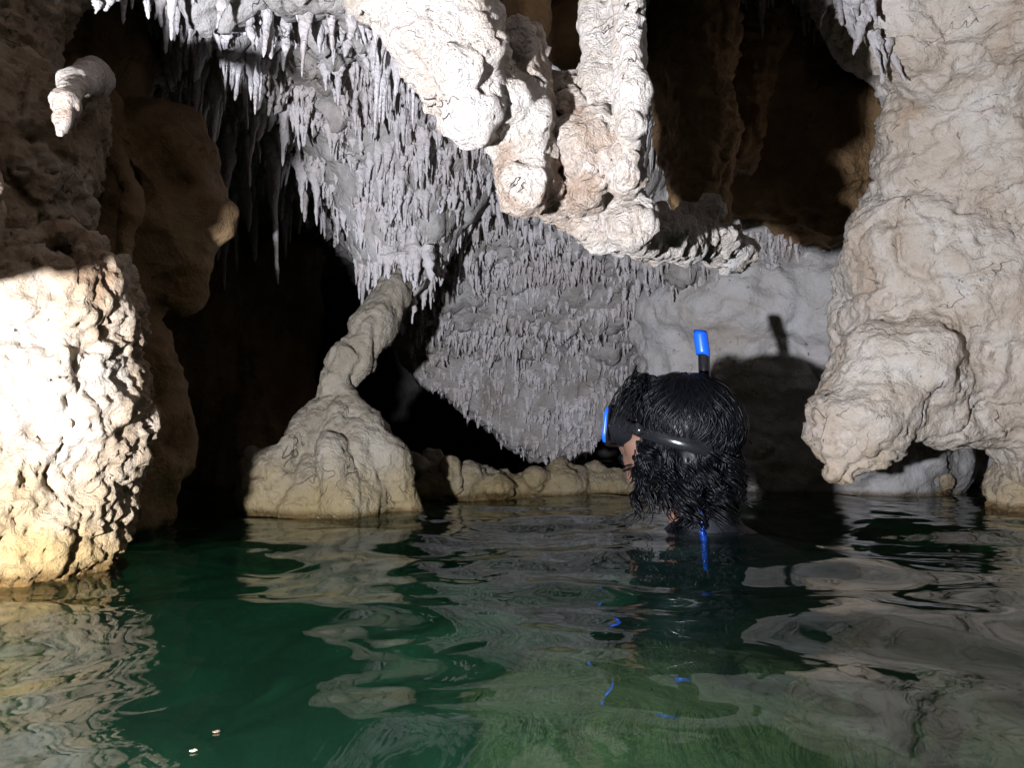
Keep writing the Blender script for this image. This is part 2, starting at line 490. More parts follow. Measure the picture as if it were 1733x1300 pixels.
# ------------------------------------------------------------------ rocks
rock('rock_curtain', CH((1150, -140, 1.75, 90), (1165, 60, 1.72, 75), (1180, 220, 1.68, 62), (1190, 360, 1.66, 38)) + CH((1255, -140, 2.0, 90), (1260, 60, 1.95, 60), (1240, 250, 1.85, 40)) + [E(1340, -100, 2.0, 130, 120, .2)],
     .008, .03, [('fbm', 7, .02), ('ridge', 16, .018, (1, 1, .25)), ('billow', 32, .014), ('billow', 60, .006)], M_BROWN, 'brown fluted rock curtain hanging in shade right of the white pendant', 'rock', 14)
RUG = [('fbm', 7, .026), ('ridge', 15, .013), ('scallop', 22, .008), ('billow', 34, .010), ('crack', 10, .011, (1, 1, .6)), ('crack', 22, .008), ('pit', 22, .012), ('pit', 46, .009), ('ridge', 66, .006)]
SOFT = [('fbm', 5, .038), ('ridge', 7, .018), ('scallop', 9, .010), ('ridge', 13, .010, (1, 1, 1.7)), ('fbm', 24, .007), ('crack', 6, .014), ('crack', 14, .008), ('ridge', 28, .006), ('pit', 22, .007), ('ridge', 60, .0035)]

rock('rock_buttress', [E(45, 690, 1.02, 160, 290, .15), E(-70, 850, 1.0, 260, 220, .18), E(112, 485, .99, 75, 95, .09), E(15, 540, .97, 120, 105, .11), E(165, 520, .99, 42, 70, .08),
                 E(140, 680, 1.0, 78, 110, .10), E(115, 850, 1.02, 68, 130, .10), E(0, 1060, 1.03, 160, 150, .16), E(-160, 600, 1.0, 150, 160, .15), E(185, 735, 1.0, 36, 50, .06), E(20, 300, 1.06, 128, 200, .10), E(90, 210, 1.10, 62, 90, .08), E(-140, 300, 1.1, 160, 300, .15), C((0, 120, 1.12, 70), (60, -160, 1.2, 130)), SUB(E(95, 262, 1.0, 13, 15, .05), .01), SUB(E(40, 330, .97, 30, 16, .03), .02), SUB(E(130, 330, 1.02, 10, 30, .05), .012),
                 SUB(E(85, 420, .92, 24, 20, .06), .01), SUB(E(118, 930, .92, 12, 22, .04), .008), SUB(E(210, 850, .93, 30, 40, .08), .01)],
     .0045, .04, RUG, M_BOULDER, 'rugged pitted rock buttress at the left edge, brightly lit and ochre at its foot', 'rock', 1)

rock('rock_outcrop', [E(40, 260, 1.46, 190, 160, .22), E(210, 340, 1.46, 120, 150, .16), E(300, 400, 1.46, 64, 105, .10), E(110, 500, 1.42, 150, 170, .2),
                      E(280, 260, 1.46, 60, 65, .08), E(255, 600, 1.40, 34, 48, .05), E(225, 700, 1.42, 62, 110, .1), E(268, 770, 1.46, 50, 88, .09),
                      E(190, 860, 1.42, 90, 130, .15), E(-150, 350, 1.46, 200, 300, .3), E(-100, 700, 1.6, 250, 300, .3), E(30, 1000, 1.50, 200, 150, .2),
                      C((150, 160, 1.46, 70), (190, -60, 1.50, 110)), C((0, 160, 1.46, 90), (0, -150, 1.46, 200)),
                      SUB(E(262, 410, 1.28, 72, 82, .11), .02), SUB(E(215, 500, 1.28, 40, 60, .09), .03), C((165, 180, 1.30, 26), (225, 330, 1.27, 20)), C((225, 330, 1.27, 18), (190, 480, 1.26, 22)), C((300, 250, 1.42, 26), (345, 380, 1.44, 20)), C((345, 380, 1.44, 18), (310, 500, 1.42, 22)), SUB(E(295, 295, 1.36, 28, 26, .06), .015), SUB(E(200, 300, 1.32, 22, 30, .06), .015),
                      SUB(E(95, 265, 1.28, 14, 18, .06), .01), SUB(E(140, 320, 1.28, 12, 25, .05), .01)],
     .0075, .05, [('fbm', 5, .035), ('ridge', 6, .022), ('scallop', 9, .020), ('fbm', 20, .010), ('pit', 14, .016), ('ridge', 50, .003)], M_BROWN,
     'brown hollowed rock outcrop with eroded pockets behind the lit buttress', 'rock', 2)

rock('shading_rock', [E(-236, 330, .63, 190, 165, .11), E(-330, 150, .66, 230, 210, .14), E(-480, 330, .75, 220, 250, .16), E(-420, -100, .8, 240, 250, .2), E(-720, 700, .8, 240, 360, .2)],
     .0085, .05, RUG, M_BOULDER, 'unseen rock added beyond the left edge to shade the outcrop and upper buttress', 'rock', 3)  # out-of-frame mass added to keep torch light off the upper left

rock('rock_column', CH((690, 350, 2.1, 60), (676, 450, 2.03, 28), (668, 492, 1.98, 25), (634, 552, 1.92, 29), (596, 606, 1.88, 29), (572, 652, 1.86, 18), (566, 690, 1.86, 24), (556, 748, 1.86, 62), (548, 850, 1.86, 118)) +
     [E(540, 840, 1.86, 122, 72, .18), E(600, 845, 1.82, 74, 60, .15), E(612, 790, 1.83, 56, 84, .12), E(684, 430, 2.05, 60, 34, .09), E(470, 830, 1.82, 55, 70, .12), C((586, 672, 1.83, 12), (650, 780, 1.77, 20)), C((572, 690, 1.80, 10), (562, 770, 1.72, 18)), C((552, 690, 1.82, 10), (470, 790, 1.75, 20)), C((560, 760, 1.70, 20), (580, 860, 1.68, 26)), C((660, 780, 1.78, 30), (690, 880, 1.8, 30)),
      E(545, 930, 1.9, 150, 90, .22), E(425, 800, 1.80, 12, 40, .04)],
     .0065, .026, [('fbm', 7, .014), ('ridge', 12, .012, (1, 1, .45)), ('ridge', 26, .006, (1, 1, .6)), ('fbm', 40, .005), ('crack', 6, .012, (1, 1, .5)), ('crack', 13, .006), ('pit', 24, .004), ('ridge', 60, .003)], M_COLUMN,
     'leaning natural rock column rising from a broad stone mound in the water', 'rock column', 4)

rock('rock_recess', [E(380, 560, 3.1, 150, 420, .30), E(250, 500, 3.0, 200, 420, .3), E(470, 420, 3.3, 70, 300, .2), E(440, 800, 3.0, 110, 160, .25)],
     .016, .06, [('fbm', 4, .06), ('ridge', 9, .045, (1, 1, .16)), ('ridge', 20, .02, (1, 1, .25)), ('billow', 22, .010)], M_BROWN,
     'dim brown fluted rock deep in the shade between the buttress and the leaning column', 'rock', 16)

rock('rock_alcove', [E(1365, 200, 2.32, 150, 230, .24), E(1290, 60, 2.2, 120, 160, .2), E(1440, 90, 2.50, 90, 200, .2), E(1300, 330, 2.3, 90, 60, .15), E(1400, 370, 2.3, 60, 40, .12)],
     .011, .05, [('fbm', 5, .04), ('ridge', 11, .030, (1, 1, .16)), ('ridge', 26, .012, (1, 1, .25)), ('billow', 30, .010)], M_BROWN,
     'dark brown fluted rock at the back of the shaded recess beside the overhanging rock', 'rock', 17)

rock('rock_ledge', CH((640, 850, 2.25, 40), (720, 825, 2.3, 45), (800, 838, 2.35, 42), (880, 838, 2.38, 34), (950, 830, 2.4, 40), (1010, 835, 2.42, 34), (1080, 830, 2.45, 36)) +
     [E(730, 780, 2.3, 14, 16, .03), E(760, 805, 2.25, 18, 26, .03), E(795, 812, 2.3, 26, 24, .05), E(842, 825, 2.28, 30, 18, .05), E(905, 812, 2.32, 20, 22, .04), E(945, 800, 2.38, 18, 26, .04),
      E(700, 790, 2.2, 22, 22, .05), E(1005, 800, 2.42, 9, 14, .02), E(968, 825, 2.34, 14, 12, .03), E(880, 900, 2.45, 260, 40, .2)],
     .0075, .018, [('fbm', 9, .026), ('ridge', 16, .014), ('fbm', 26, .010), ('billow', 40, .006), ('crack', 12, .008)], M_COLUMN,
     'low knobbly stone ledge at water level in front of the dark passage', 'rock ledge', 5)

rock('rock_wall', [E(1330, 610, 2.65, 230, 165, .30), E(1260, 720, 2.75, 200, 190, .30), E(1420, 720, 2.6, 200, 200, .3), E(1290, 510, 2.52, 200, 95, .25), E(1130, 520, 2.72, 70, 110, .12), E(1400, 470, 2.4, 90, 70, .12), E(1420, 540, 2.4, 80, 100, .2), E(1640, 775, 2.98, 260, 70, .28),
                   E(1300, 900, 2.7, 260, 80, .3)],
     .011, .06, [('fbm', 4, .06), ('ridge', 7, .022), ('fbm', 14, .016), ('crack', 5, .012), ('scallop', 10, .012), ('pit', 20, .008), ('ridge', 34, .005)], M_WALL,
     'smooth lavender grey rock wall behind the swimmer carrying their shadow', 'rock wall', 6)

rock('overhanging_rock', [E(1610, 530, 1.9, 180, 205, .28), E(1560, 420, 1.85, 130, 110, .2), E(1670, 270, 1.8, 170, 150, .24), E(1565, 215, 1.78, 74, 78, .1), E(1520, 310, 1.82, 44, 50, .1), E(1530, 632, 1.8, 115, 100, .17),
                          C((1480, 690, 1.75, 75), (1452, 740, 1.72, 58)), C((1452, 740, 1.72, 58), (1424, 800, 1.7, 24)), C((1500, 708, 1.75, 42), (1740, 690, 1.8, 62)), E(1660, 645, 1.85, 150, 82, .2), E(1870, 480, 1.75, 200, 420, .4),
                          E(1790, 840, 1.95, 100, 70, .15), C((1660, 150, 1.75, 120), (1600, -80, 1.75, 220)), E(1830, 950, 1.9, 160, 120, .2), E(1740, 20, 1.6, 230, 150, .3), E(1620, 10, 1.65, 130, 100, .2), C((1470, -150, 1.55, 60), (1540, 80, 1.6, 50)), C((1540, 80, 1.6, 50), (1600, 130, 1.65, 60)), E(1515, 370, 1.85, 46, 50, .1)],
     .0062, .035, SOFT, M_RIGHT, 'large buff overhanging rock on the right with a pointed lip above the water', 'rock', 7)

rock('small_boulder', [E(1566, 806, 2.42, 36, 28, .07), E(1556, 784, 2.42, 21, 20, .05), E(1588, 812, 2.40, 19, 20, .05), E(1540, 815, 2.42, 15, 14, .04), E(1566, 860, 2.42, 42, 40, .08)],
     .005, .012, [('fbm', 14, .012), ('ridge', 24, .007), ('billow', 40, .006)], M_RIGHT, 'small knobbly boulder standing in the water under the overhanging rock', 'boulder', 8)

CALC = [('fbm', 14, .014), ('ridge', 20, .011, (1, 1, .35)), ('fbm', 34, .009), ('pit', 20, .008), ('billow', 64, .005), ('pit', 38, .006), ('ridge', 90, .0018)]
def stub(px, py, d, r, tilt=(0, .25, -1), n=3):
    """a stalactite broken off short: a collar of growth rings with a hollow centre, its end turned to the viewer"""
    k = d / FPX; c = P(px, py, d); ax = np.array((tilt[0], -tilt[1] - .75, tilt[2] * .55)); ax /= np.linalg.norm(ax)
    L = [WC(c - ax * r * k * 1.3, c, r * k * 1.12, r * k), SUB(WC(c + ax * r * k * .95, c + ax * r * k * 1.3, r * k * .55, r * k * .62), .004), WC(c + ax * r * k * .25, c + ax * r * k * .70, r * k * .36, r * k * .30),
         SUB(WC(c + ax * r * k * .9, c + ax * r * k * 1.2, r * k * .14, r * k * .16), .003)]
    return L
pend = CH((690, -330, .78, 150), (700, -90, .80, 104), (770, 80, .81, 86), (805, 180, .83, 56)) + \
     [C((620, -60, .78, 50), (700, 50, .79, 52)), E(792, 195, .82, 42, 34, .035), C((800, 120, .83, 72), (880, 225, .86, 42)), C((882, 200, .86, 42), (895, 310, .89, 50)),
      C((905, 60, .89, 16), (905, 200, .88, 26)), E(900, 320, .89, 54, 26, .045), E(1000, 245, .90, 80, 56, .055), C((1040, 90, .92, 36), (1030, 250, .90, 56)), C((962, 160, .93, 18), (985, 230, .91, 40)), E(940, 320, .93, 40, 24, .03), E(1045, 272, .90, 46, 34, .05), E(1064, 286, .84, 29, 44, .035), C((958, 180, .90, 18), (1000, 240, .90, 45)), C((1020, 130, .92, 30), (1015, 240, .91, 50)),
      C((985, 275, .93, 32), (988, 326, .92, 30)), C((1040, 290, .95, 36), (1068, 372, .95, 42)), C((930, 345, .96, 22), (1040, 385, 1.0, 38)), C((1040, 385, 1.0, 40), (1140, 408, 1.14, 36)),
      C((1140, 400, 1.14, 34), (1258, 422, 1.33, 24)), C((1170, 395, 1.2, 30), (1205, 352, 1.22, 20)), E(1190, 405, 1.22, 60, 24, .05), E(1100, 395, 1.1, 60, 30, .05), C((1225, 400, 1.26, 22), (1245, 380, 1.27, 9)), C((1150, 385, 1.18, 22), (1160, 350, 1.18, 8)), E(1235, 432, 1.3, 40, 16, .05), C((1110, 360, 1.08, 16), (1120, 400, 1.1, 30)), C((1240, 390, 1.32, 10), (1250, 425, 1.33, 18)), E(780, -300, .85, 240, 160, .15)]
for a in ((715, 60, .76, 34), (825, 85, .77, 30), (802, 192, .80, 34), (862, 172, .82, 36), (893, 208, .84, 27), (885, 312, .86, 40), (782, 118, .77, 28), (1000, 282, .88, 44), (1052, 268, .88, 30), (990, 322, .90, 27), (1068, 372, .93, 38), (1120, 405, 1.09, 30), (1165, 418, 1.16, 24), (700, 8, .77, 38)):
    pend += stub(*a)
rng_ = np.random.default_rng(4)
for _ in range(46):                                         # buds along the edges
    p = pend[int(rng_.integers(0, 18))]
    if p['sub']: continue
    c = p['c'] if p['t'] != 'c' else p['a'] + (p['b'] - p['a']) * rng_.random()
    rr_ = (p['r'].mean() if p['t'] != 'c' else (p['ra'] + p['rb']) / 2)
    dr = rng_.normal(0, 1, 3); dr[1] = -abs(dr[1]); dr /= np.linalg.norm(dr)
    q = WC(c + dr * rr_ * .8, c + dr * rr_ * 1.12, .006, .004); q['k'] = .006; pend.append(q)
for _ in range(300):
    p = pend[int(rng_.integers(0, 30))]
    if p['sub']: continue
    c = p['c'] if p['t'] != 'c' else p['a'] + (p['b'] - p['a']) * rng_.random()
    rr_ = (p['r'].min() if p['t'] != 'c' else (p['ra'] + p['rb']) / 2) * .92
    a_ = rng_.uniform(0, 6.28)
    q0 = c + np.array((math.cos(a_) * rr_ * .9, -abs(math.sin(a_)) * rr_ * .9, -rr_ * rng_.uniform(0, .5)))
    ln = rng_.uniform(.005, .026); q = WC(q0, q0 + np.array((0, -.002, -ln)), rng_.uniform(.004, .008), .0025); q['k'] = .007; pend.append(q)
pend += [C((935, 150, .97, 22), (940, 320, .94, 34)), C((870, 40, .86, 26), (900, 180, .88, 34)), E(960, 345, .95, 60, 26, .04)]
rock('flowstone_pendant', pend, .0042, .013, CALC, M_CALCITE, 'glaring white flowstone pendant of fused broken stalactites hanging in the foreground', 'flowstone', 9)
ks = CH((1100, -420, .90, 70), (1076, -100, .80, 32), (1068, 60, .775, 21), (1076, 150, .765, 25), (1072, 215, .77, 23)) + [E(1070, 212, .762, 24, 18, .015), C((1072, 200, .77, 20), (1062, 260, .86, 30)), C((1062, -80, .84, 32), (1066, 215, .84, 28)), C((1058, -80, .90, 34), (1062, 215, .90, 26))]  # wide top and hidden rear capsules added to block light into the recess
for i in range(70):
    a = random.uniform(0, 6.28); y = random.uniform(-20, 215)
    c = P(1071 + 20 * math.cos(a), y, .770 + .012 * math.sin(a)); q = WE(c, (.0036, .0036, .0034)); q['k'] = .004; ks.append(q)
rock('knobbly_stalactite', ks, .0030, .006, [('fbm', 20, .005), ('billow', 70, .003)], M_CALCITE, 'knobbly white stalactite covered in buds, rightmost of the two on the pendant', 'stalactite', 10)
rock('smooth_stalactite', CH((1030, -420, .95, 70), (1018, -100, .93, 38), (1005, 40, .91, 26), (1012, 150, .90, 28)) + CH((1037, -80, .92, 24), (1030, 40, .90, 9)) + CH((1048, -200, .90, 34), (1046, -40, .88, 20), (1046, 150, .89, 16)),  # last chain added to close the stem gap against light
     .0038, .010, [('fbm', 14, .008), ('billow', 50, .004), ('ridge', 40, .003, (1, 1, .3))], M_CALCITE, 'smooth thick white stalactite joining the pendant, left of the knobbly one', 'stalactite', 11)
rock('flowstone_curtain', CH((900, -420, 1.0, 90), (900, -110, .98, 50), (890, 40, .95, 34), (885, 130, .91, 20)) + CH((965, -420, 1.15, 90), (960, -110, 1.12, 50), (962, 80, 1.08, 34)) + CH((1030, -200, 1.2, 60), (1035, 0, 1.12, 42), (1040, 180, 1.08, 36)),  # third chain, hidden behind the stems, added as a light blocker
     .005, .02, [('fbm', 10, .010), ('ridge', 30, .006, (1, 1, .2)), ('billow', 60, .003)], M_BROWN, 'brown flowstone curtain hanging between the pendant and the thick stalactite', 'flowstone', 12)
rock('submerged_rock', [WE((.20, .80, -.42), (.22, .16, .17)), WE((.38, .95, -.5), (.25, .2, .18)), WE((.02, .70, -.48), (.14, .10, .12)), WE((.55, .75, -.6), (.2, .2, .2))], .011, .06,
     [('fbm', 6, .04), ('ridge', 13, .015), ('billow', 30, .006)], M_RIGHT, 'pale rock lying under the clear green water in front of the swimmer', 'rock', 15)

# ------------------------------------------------------------------ stalactites
def drip_template(seed, flat=1.0, n=11, m=22):
    """unit stalactite: root at z=0, tip at z=-1, root radius about 1"""
    rg = np.random.default_rng(seed)
    t = np.linspace(-.15, 1, m)
    tt = np.clip(t, 0, 1)
    pw = rg.uniform(.55, 1.2)
    r = (1 - .70 * tt ** pw)
    if rg.random() < .6:                                    # a thick body that steps in to a thin straw
        c_ = rg.uniform(.35, .75); r = r * (1 - .42 / (1 + np.exp(-(tt - c_) * 22)))
    kn = np.zeros(m)
    for _ in range(4): kn += rg.uniform(.04, .11) * np.sin(tt * rg.uniform(8, 30) + rg.uniform(0, 6))
    r = r * (1 + kn)
    r[-1] = .06; r[-2] *= .85
    bx, by = rg.normal(0, .35, 2)
    th = np.arange(n) / n * 2 * math.pi
    V = []
    for i in range(m):
        w = 1 + .16 * np.sin(th * 2 + rg.uniform(0, .6) + t[i] * 5) + .10 * np.sin(th * 3 + t[i] * 9)
        V.append(np.stack([r[i] * w * np.cos(th) * flat + bx * tt[i] ** 2, r[i] * w * np.sin(th) + by * tt[i] ** 2, np.full(n, -t[i])], 1))
    V = np.concatenate(V)
    w = 1 + .40 * fbm(V * np.array((1.0, 1.0, 6.0)), 1.1, seed, 3) + .22 * fbm(V * np.array((1.0, 1.0, 5.0)), 3.5, seed + 5, 2, 'billow')
    V[:, 0] *= w; V[:, 1] *= w
    V[:, 2] += .02 * fbm(V * np.array((1.0, 1.0, 6.0)), 2.0, seed + 9, 2)
    a = np.arange(m - 1)[:, None] * n + np.arange(n)[None]
    b_ = np.arange(m - 1)[:, None] * n + (np.arange(n)[None] + 1) % n
    F = np.stack([a, a + n, b_ + n, b_], -1).reshape(-1, 4)
    return V, F
def cluster_template(seed):
    """several stalactites fused at the root into one lumpy, curtain-like piece"""
    rg = np.random.default_rng(seed)
    VV, FF, off = [], [], 0
    k = int(rg.integers(2, 5))
    for j in range(k):
        v, f = drip_template(seed * 7 + j, rg.uniform(1, 1.4), 9, 18)
        sc = np.array((rg.uniform(.5, .9),) * 2 + (rg.uniform(.45, 1.0) if j else 1.0,))
        v = v * sc + np.array(((j - (k - 1) / 2) * rg.uniform(.7, 1.0), rg.normal(0, .25), 0))
        VV.append(v); FF.append(f + off); off += len(v)
    v, f = drip_template(seed * 7 + 50, 1.0, 10, 12)
    v = v * np.array((k * .50, .85, rg.uniform(.3, .55))); VV.append(v); FF.append(f + off)
    return np.concatenate(VV), np.concatenate(FF)
TEMPL = [drip_template(100 + i) for i in range(9)] + [cluster_template(200 + i) for i in range(8)]
TM = []
for i, (v, f) in enumerate(TEMPL):
    me = bpy.data.meshes.new('stalactite')
    me.from_pydata([tuple(x) for x in v], [], [tuple(x) for x in f])
    me.polygons.foreach_set('use_smooth', np.ones(len(me.polygons), bool))
    me.materials.append(M_DRIP)
    TM.append(me)

spots = []          # x, y, z, length, radius, template, lean x, lean y
def scatter(n, x0, x1, y0, y1, lmin, lmax, rmin, rmax, keep=None):
    Xs = RNG.uniform(x0, x1, n); Ys = RNG.uniform(y0, y1, n)
    cl = fbm(np.stack([Xs, Ys, Xs * 0], 1), 9, 77, 2)
    Zs = ceil_full(Xs, Ys)
    for x, y, z, c in zip(Xs, Ys, Zs, cl):
        if c < -.42 + .25 * RNG.random(): continue
        u = RNG.random() ** 2.2
        L = (lmin + (lmax - lmin) * u) * (1 + .9 * c) * (1.0 if RNG.random() > .06 else 1.7)
        r = rmin + (rmax - rmin) * (.6 * u + .4 * RNG.random())
        spots.append((x, y, z + .012, L, r, int(RNG.integers(0, 17)), RNG.normal(0, .05), RNG.normal(0, .05)))
scatter(760, -.95, .25, 1.2, 1.75, .03, .105, .007, .017)
scatter(900, -.85, .45, 1.7, 2.2, .025, .085, .006, .014)
scatter(800, -.60, .70, 2.1, 2.75, .015, .075, .006, .015)
scatter(420, -.46, .60, 2.7, 3.02, .015, .05, .005, .010)
scatter(320, .45, 1.3, 1.7, 2.3, .03, .10, .007, .014)
scatter(220, -1.5, -.5, 1.3, 2.6, .06, .26, .012, .03)
def scatter_faces(n, box, lmin, lmax, rmin, rmax):
    px, py = RNG.uniform(box[0], box[2], n), RNG.uniform(box[1], box[3], n)
    u, v = (px - 866.5) / FPX, (650 - py) / FPX
    dy, dz = _c - _s * v, _s + _c * v
    hit = np.full(n, -1.0)
    for yy in np.arange(1.6, 3.2, .02):
        X_, Y_, Z_ = u / dy * yy, np.full(n, yy), CAM_H + dz / dy * yy
        up_ = (Z_ > ceil_full(X_, Y_)) & (hit < 0)
        hit[up_] = yy
    cl = fbm(np.stack([px / 60, py / 60, px * 0], 1), 1.0, 88, 2)
    for x, y, z, c in zip(u / dy * hit, hit, CAM_H + dz / dy * hit, cl):
        if y < 0 or c < -.30: continue
        q = RNG.random() ** 1.5
        spots.append((x, y - .012, z + .012, lmin + (lmax - lmin) * q, rmin + (rmax - rmin) * (.5 * q + .5 * RNG.random()), int(RNG.integers(0, 17)), 0.0, 0.0))
scatter_faces(850, (690, 430, 1110, 780), .012, .060, .006, .017)
scatter_faces(200, (1120, 360, 1440, 470), .025, .06, .006, .012)
scatter_faces(420, (600, 250, 1000, 480), .03, .09, .008, .016)
for px, py, d, Lp, rp in [(1396, -5, 1.5, 50, 10), (1418, 0, 1.5, 60, 9), (1440, 10, 1.5, 75, 13), (1462, 30, 1.5, 70, 11), (1480, 60, 1.52, 70, 11), (1500, 75, 1.54, 66, 10), (1452, -20, 1.5, 70, 14), (1512, 95, 1.56, 50, 8), (1425, -30, 1.5, 70, 14), (1470, 0, 1.5, 60, 12)]:
    p = P(px, py, d)
    spots.append((p[0], p[1], p[2], Lp * d / FPX, rp * d / FPX, int(RNG.integers(0, 17)), .35, 0))
for px, py, Lp, rp in [(640, 405, 50, 11), (655, 425, 46, 10), (672, 432, 40, 12), (690, 436, 44, 11), (706, 430, 60, 10), (724, 425, 52, 12), (664, 415, 60, 14), (698, 415, 56, 14)]:
    p = P(px, py, 1.93)
    spots.append((p[0], p[1], p[2], Lp * 1.93 / FPX, rp * 1.93 / FPX, int(RNG.integers(0, 17)), 0, 0))
# the longer ones that read singly along the upper edge of the picture
for px, py, d, Lp, rp in [(100, -12, 1.0, 26, 10), (165, 5, 1.0, 20, 9), (185, -5, 1.02, 26, 12), (248, -20, 1.05, 58, 9), (290, -20, 1.05, 92, 12), (380, -15, 1.1, 72, 13), (330, -30, 1.1, 40, 9),
                          (420, -10, 1.2, 90, 14), (455, -20, 1.2, 130, 16), (485, -10, 1.25, 120, 12), (520, -10, 1.2, 150, 15), (560, -20, 1.15, 120, 16), (600, -20, 1.12, 95, 18), (635, 10, 1.1, 70, 14)]:
    p = P(px, py, d)
    spots.append((p[0], p[1], p[2], Lp * d / FPX, rp * d / FPX, int(RNG.integers(0, 9)), -.16 if px < 400 else -.05, 0))

bpy.context.view_layer.update()
dg = bpy.context.evaluated_depsgraph_get()
def project(p):
    v = np.asarray(p) - np.array((0, 0, CAM_H))
    yc, zc = v[1] * _c + v[2] * _s, -v[1] * _s + v[2] * _c
    return 866.5 + FPX * v[0] / yc, 650 - FPX * zc / yc, yc
ORG = Vector((0, 0, CAM_H))
def clear_view(p):
    d = Vector(p) - ORG
    hit, loc, *_ = SC.ray_cast(dg, ORG, d.normalized())
    return (not hit) or (loc - ORG).length > d.length - .02
zones = {
    'near': ('long pale stalactite along the top edge, left of the white pendant', 'long stalactites along the upper edge'),
    'fringe': ('pale lavender stalactite in the bright fringe left of the white pendant', 'stalactites in the bright ceiling fringe'),
    'back': ('small grey stalactite on the bulging back ceiling under the pendant', 'stalactites on the bulging back ceiling'),
    'rim': ('tiny stalactite on the lower lip of the bulge above the dark passage', 'tiny stalactites above the dark passage'),
    'right': ('stalactite in the dark recess between the pendant and the overhanging rock', 'stalactites in the right recess'),
    'slant': ('slanting pale stalactite at the upper left edge of the overhanging rock', 'slanting stalactites at the upper right'),
    'dim': ('dim brown stalactite in the shaded ceiling above the hollowed outcrop', 'stalactites in the shaded left ceiling'),
}
def zone(px, py, y):
    if px < 400: return 'dim'
    if px > 1385 and py < 150: return 'slant'
    if px > 1090 and y < 2.6: return 'right'
    if py > 610: return 'rim'
    if px < 780 and py < 330: return 'fringe'
    return 'back'
cand, rest = [], []
for i, sp in enumerate(spots):
    x, y, z, L, r, k, lx, ly = sp
    mid = (x + lx * L * .6, y, z - L * .65)
    px, py, dist = project(mid)
    if -5 < px < 1738 and -5 < py < 900 and clear_view(mid):
        cand.append((L * r / dist ** 2 + (1 if i >= len(spots) - 14 else 0), i))
    else: rest.append(i)
cand.sort(reverse=True)
single = [i for _, i in cand[:290]]
rest += [i for _, i in cand[290:]]
for i in single:
    x, y, z, L, r, k, lx, ly = spots[i]
    o = bpy.data.objects.new('stalactite', TM[k])
    COL.objects.link(o)
    o.location = (x, y, z)
    o.scale = (r, r, L)
    o.rotation_euler = (ly, -lx, (i * 2.399) % 6.283 if k < 9 else (i * .7) % 1.0)
    px, py, dist = project((x, y, z - L * .6))
    lab, grp = zones['near' if i >= len(spots) - 14 else zone(px, py, y)]
    tag(o, lab, 'stalactite', grp)
VV, FF, off = [], [], 0
for i in rest:
    x, y, z, L, r, k, lx, ly = spots[i]
    v, f = TEMPL[k]
    a = (i * 2.399) % 6.283 if k < 9 else (i * .7) % 1.0
    vx, vy, vz = v[:, 0] * r, v[:, 1] * r, v[:, 2] * L
    q = np.stack([x + vx * math.cos(a) - vy * math.sin(a) - vz * lx, y + vx * math.sin(a) + vy * math.cos(a) - vz * ly, z + vz], 1)
    VV.append(q); FF.append(f + off); off += len(q)
o = mesh_obj('stalactite_mass', np.concatenate(VV), np.concatenate(FF), M_DRIP)
tag(o, 'dense mass of countless small stalactites covering the cave ceiling', 'stalactites', kind='stuff')

# the bright one hanging free in front of the outcrop
o = rock('pointed_stalactite', CH((160, 128, 1.08, 30), (122, 140, .80, 16), (112, 175, .72, 18), (100, 228, .70, 6)),
         .0035, .01, [('fbm', 26, .008), ('ridge', 40, .003, (1, 1, .4)), ('billow', 70, .003)], M_CALCITE, 'single bright white pointed stalactite in front of the brown outcrop at upper left', 'stalactite', 12)

# ------------------------------------------------------------------ the swimmer
M_SKIN = plain('skin', (.185, .098, .068), .5, spec=.4, bump=.15)
M_HAIR = plain('wet_black_hair', (.003, .0032, .0045), .40, spec=.22)
M_SUIT = plain('black_neoprene', (.006, .007, .010), .6, spec=.25, bump=.25, bscale=600)
M_BLUE = plain('blue_plastic', (.01, .12, .85), .35, spec=.5)
M_BLACK = plain('black_rubber', (.012, .012, .014), .22, spec=.6)
M_EYE = plain('eye_white', (.7, .68, .65), .2)
m, nt, b = nodes('mask_lens')
b.inputs['Base Color'].default_value = (.03, .05, .06, 1); b.inputs['Roughness'].default_value = .03
b.inputs['Transmission Weight'].default_value = .6
M_LENS = m

SH = .95
HC = P(1143, 741, 1.42)
fw = np.array((-.80, .60, .10)); fw /= np.linalg.norm(fw)
up = np.array((.06, .0, 1.0)); up -= fw * (up @ fw); up /= np.linalg.norm(up)
rt = np.cross(fw, up)
HM = np.stack([rt, fw, up])
def hp(a, b, c): return HC + SH * (a * rt + b * fw + c * up)
def HE(c, r, sub=False):
    q = OE(hp(*c), np.array(r) * SH, HM); q['sub'] = sub
    return q
def HCp(a, b, ra, rb): return WC(hp(*a), hp(*b), ra, rb)
root = bpy.data.objects.new('person', None); COL.objects.link(root)
root.location = (HC[0] + .05, HC[1], -1.1)
WORLD[root.name] = tuple(root.location)
tag(root, 'swimmer from behind, black wetsuit, wet black hair, dive mask and blue tipped snorkel', 'person')

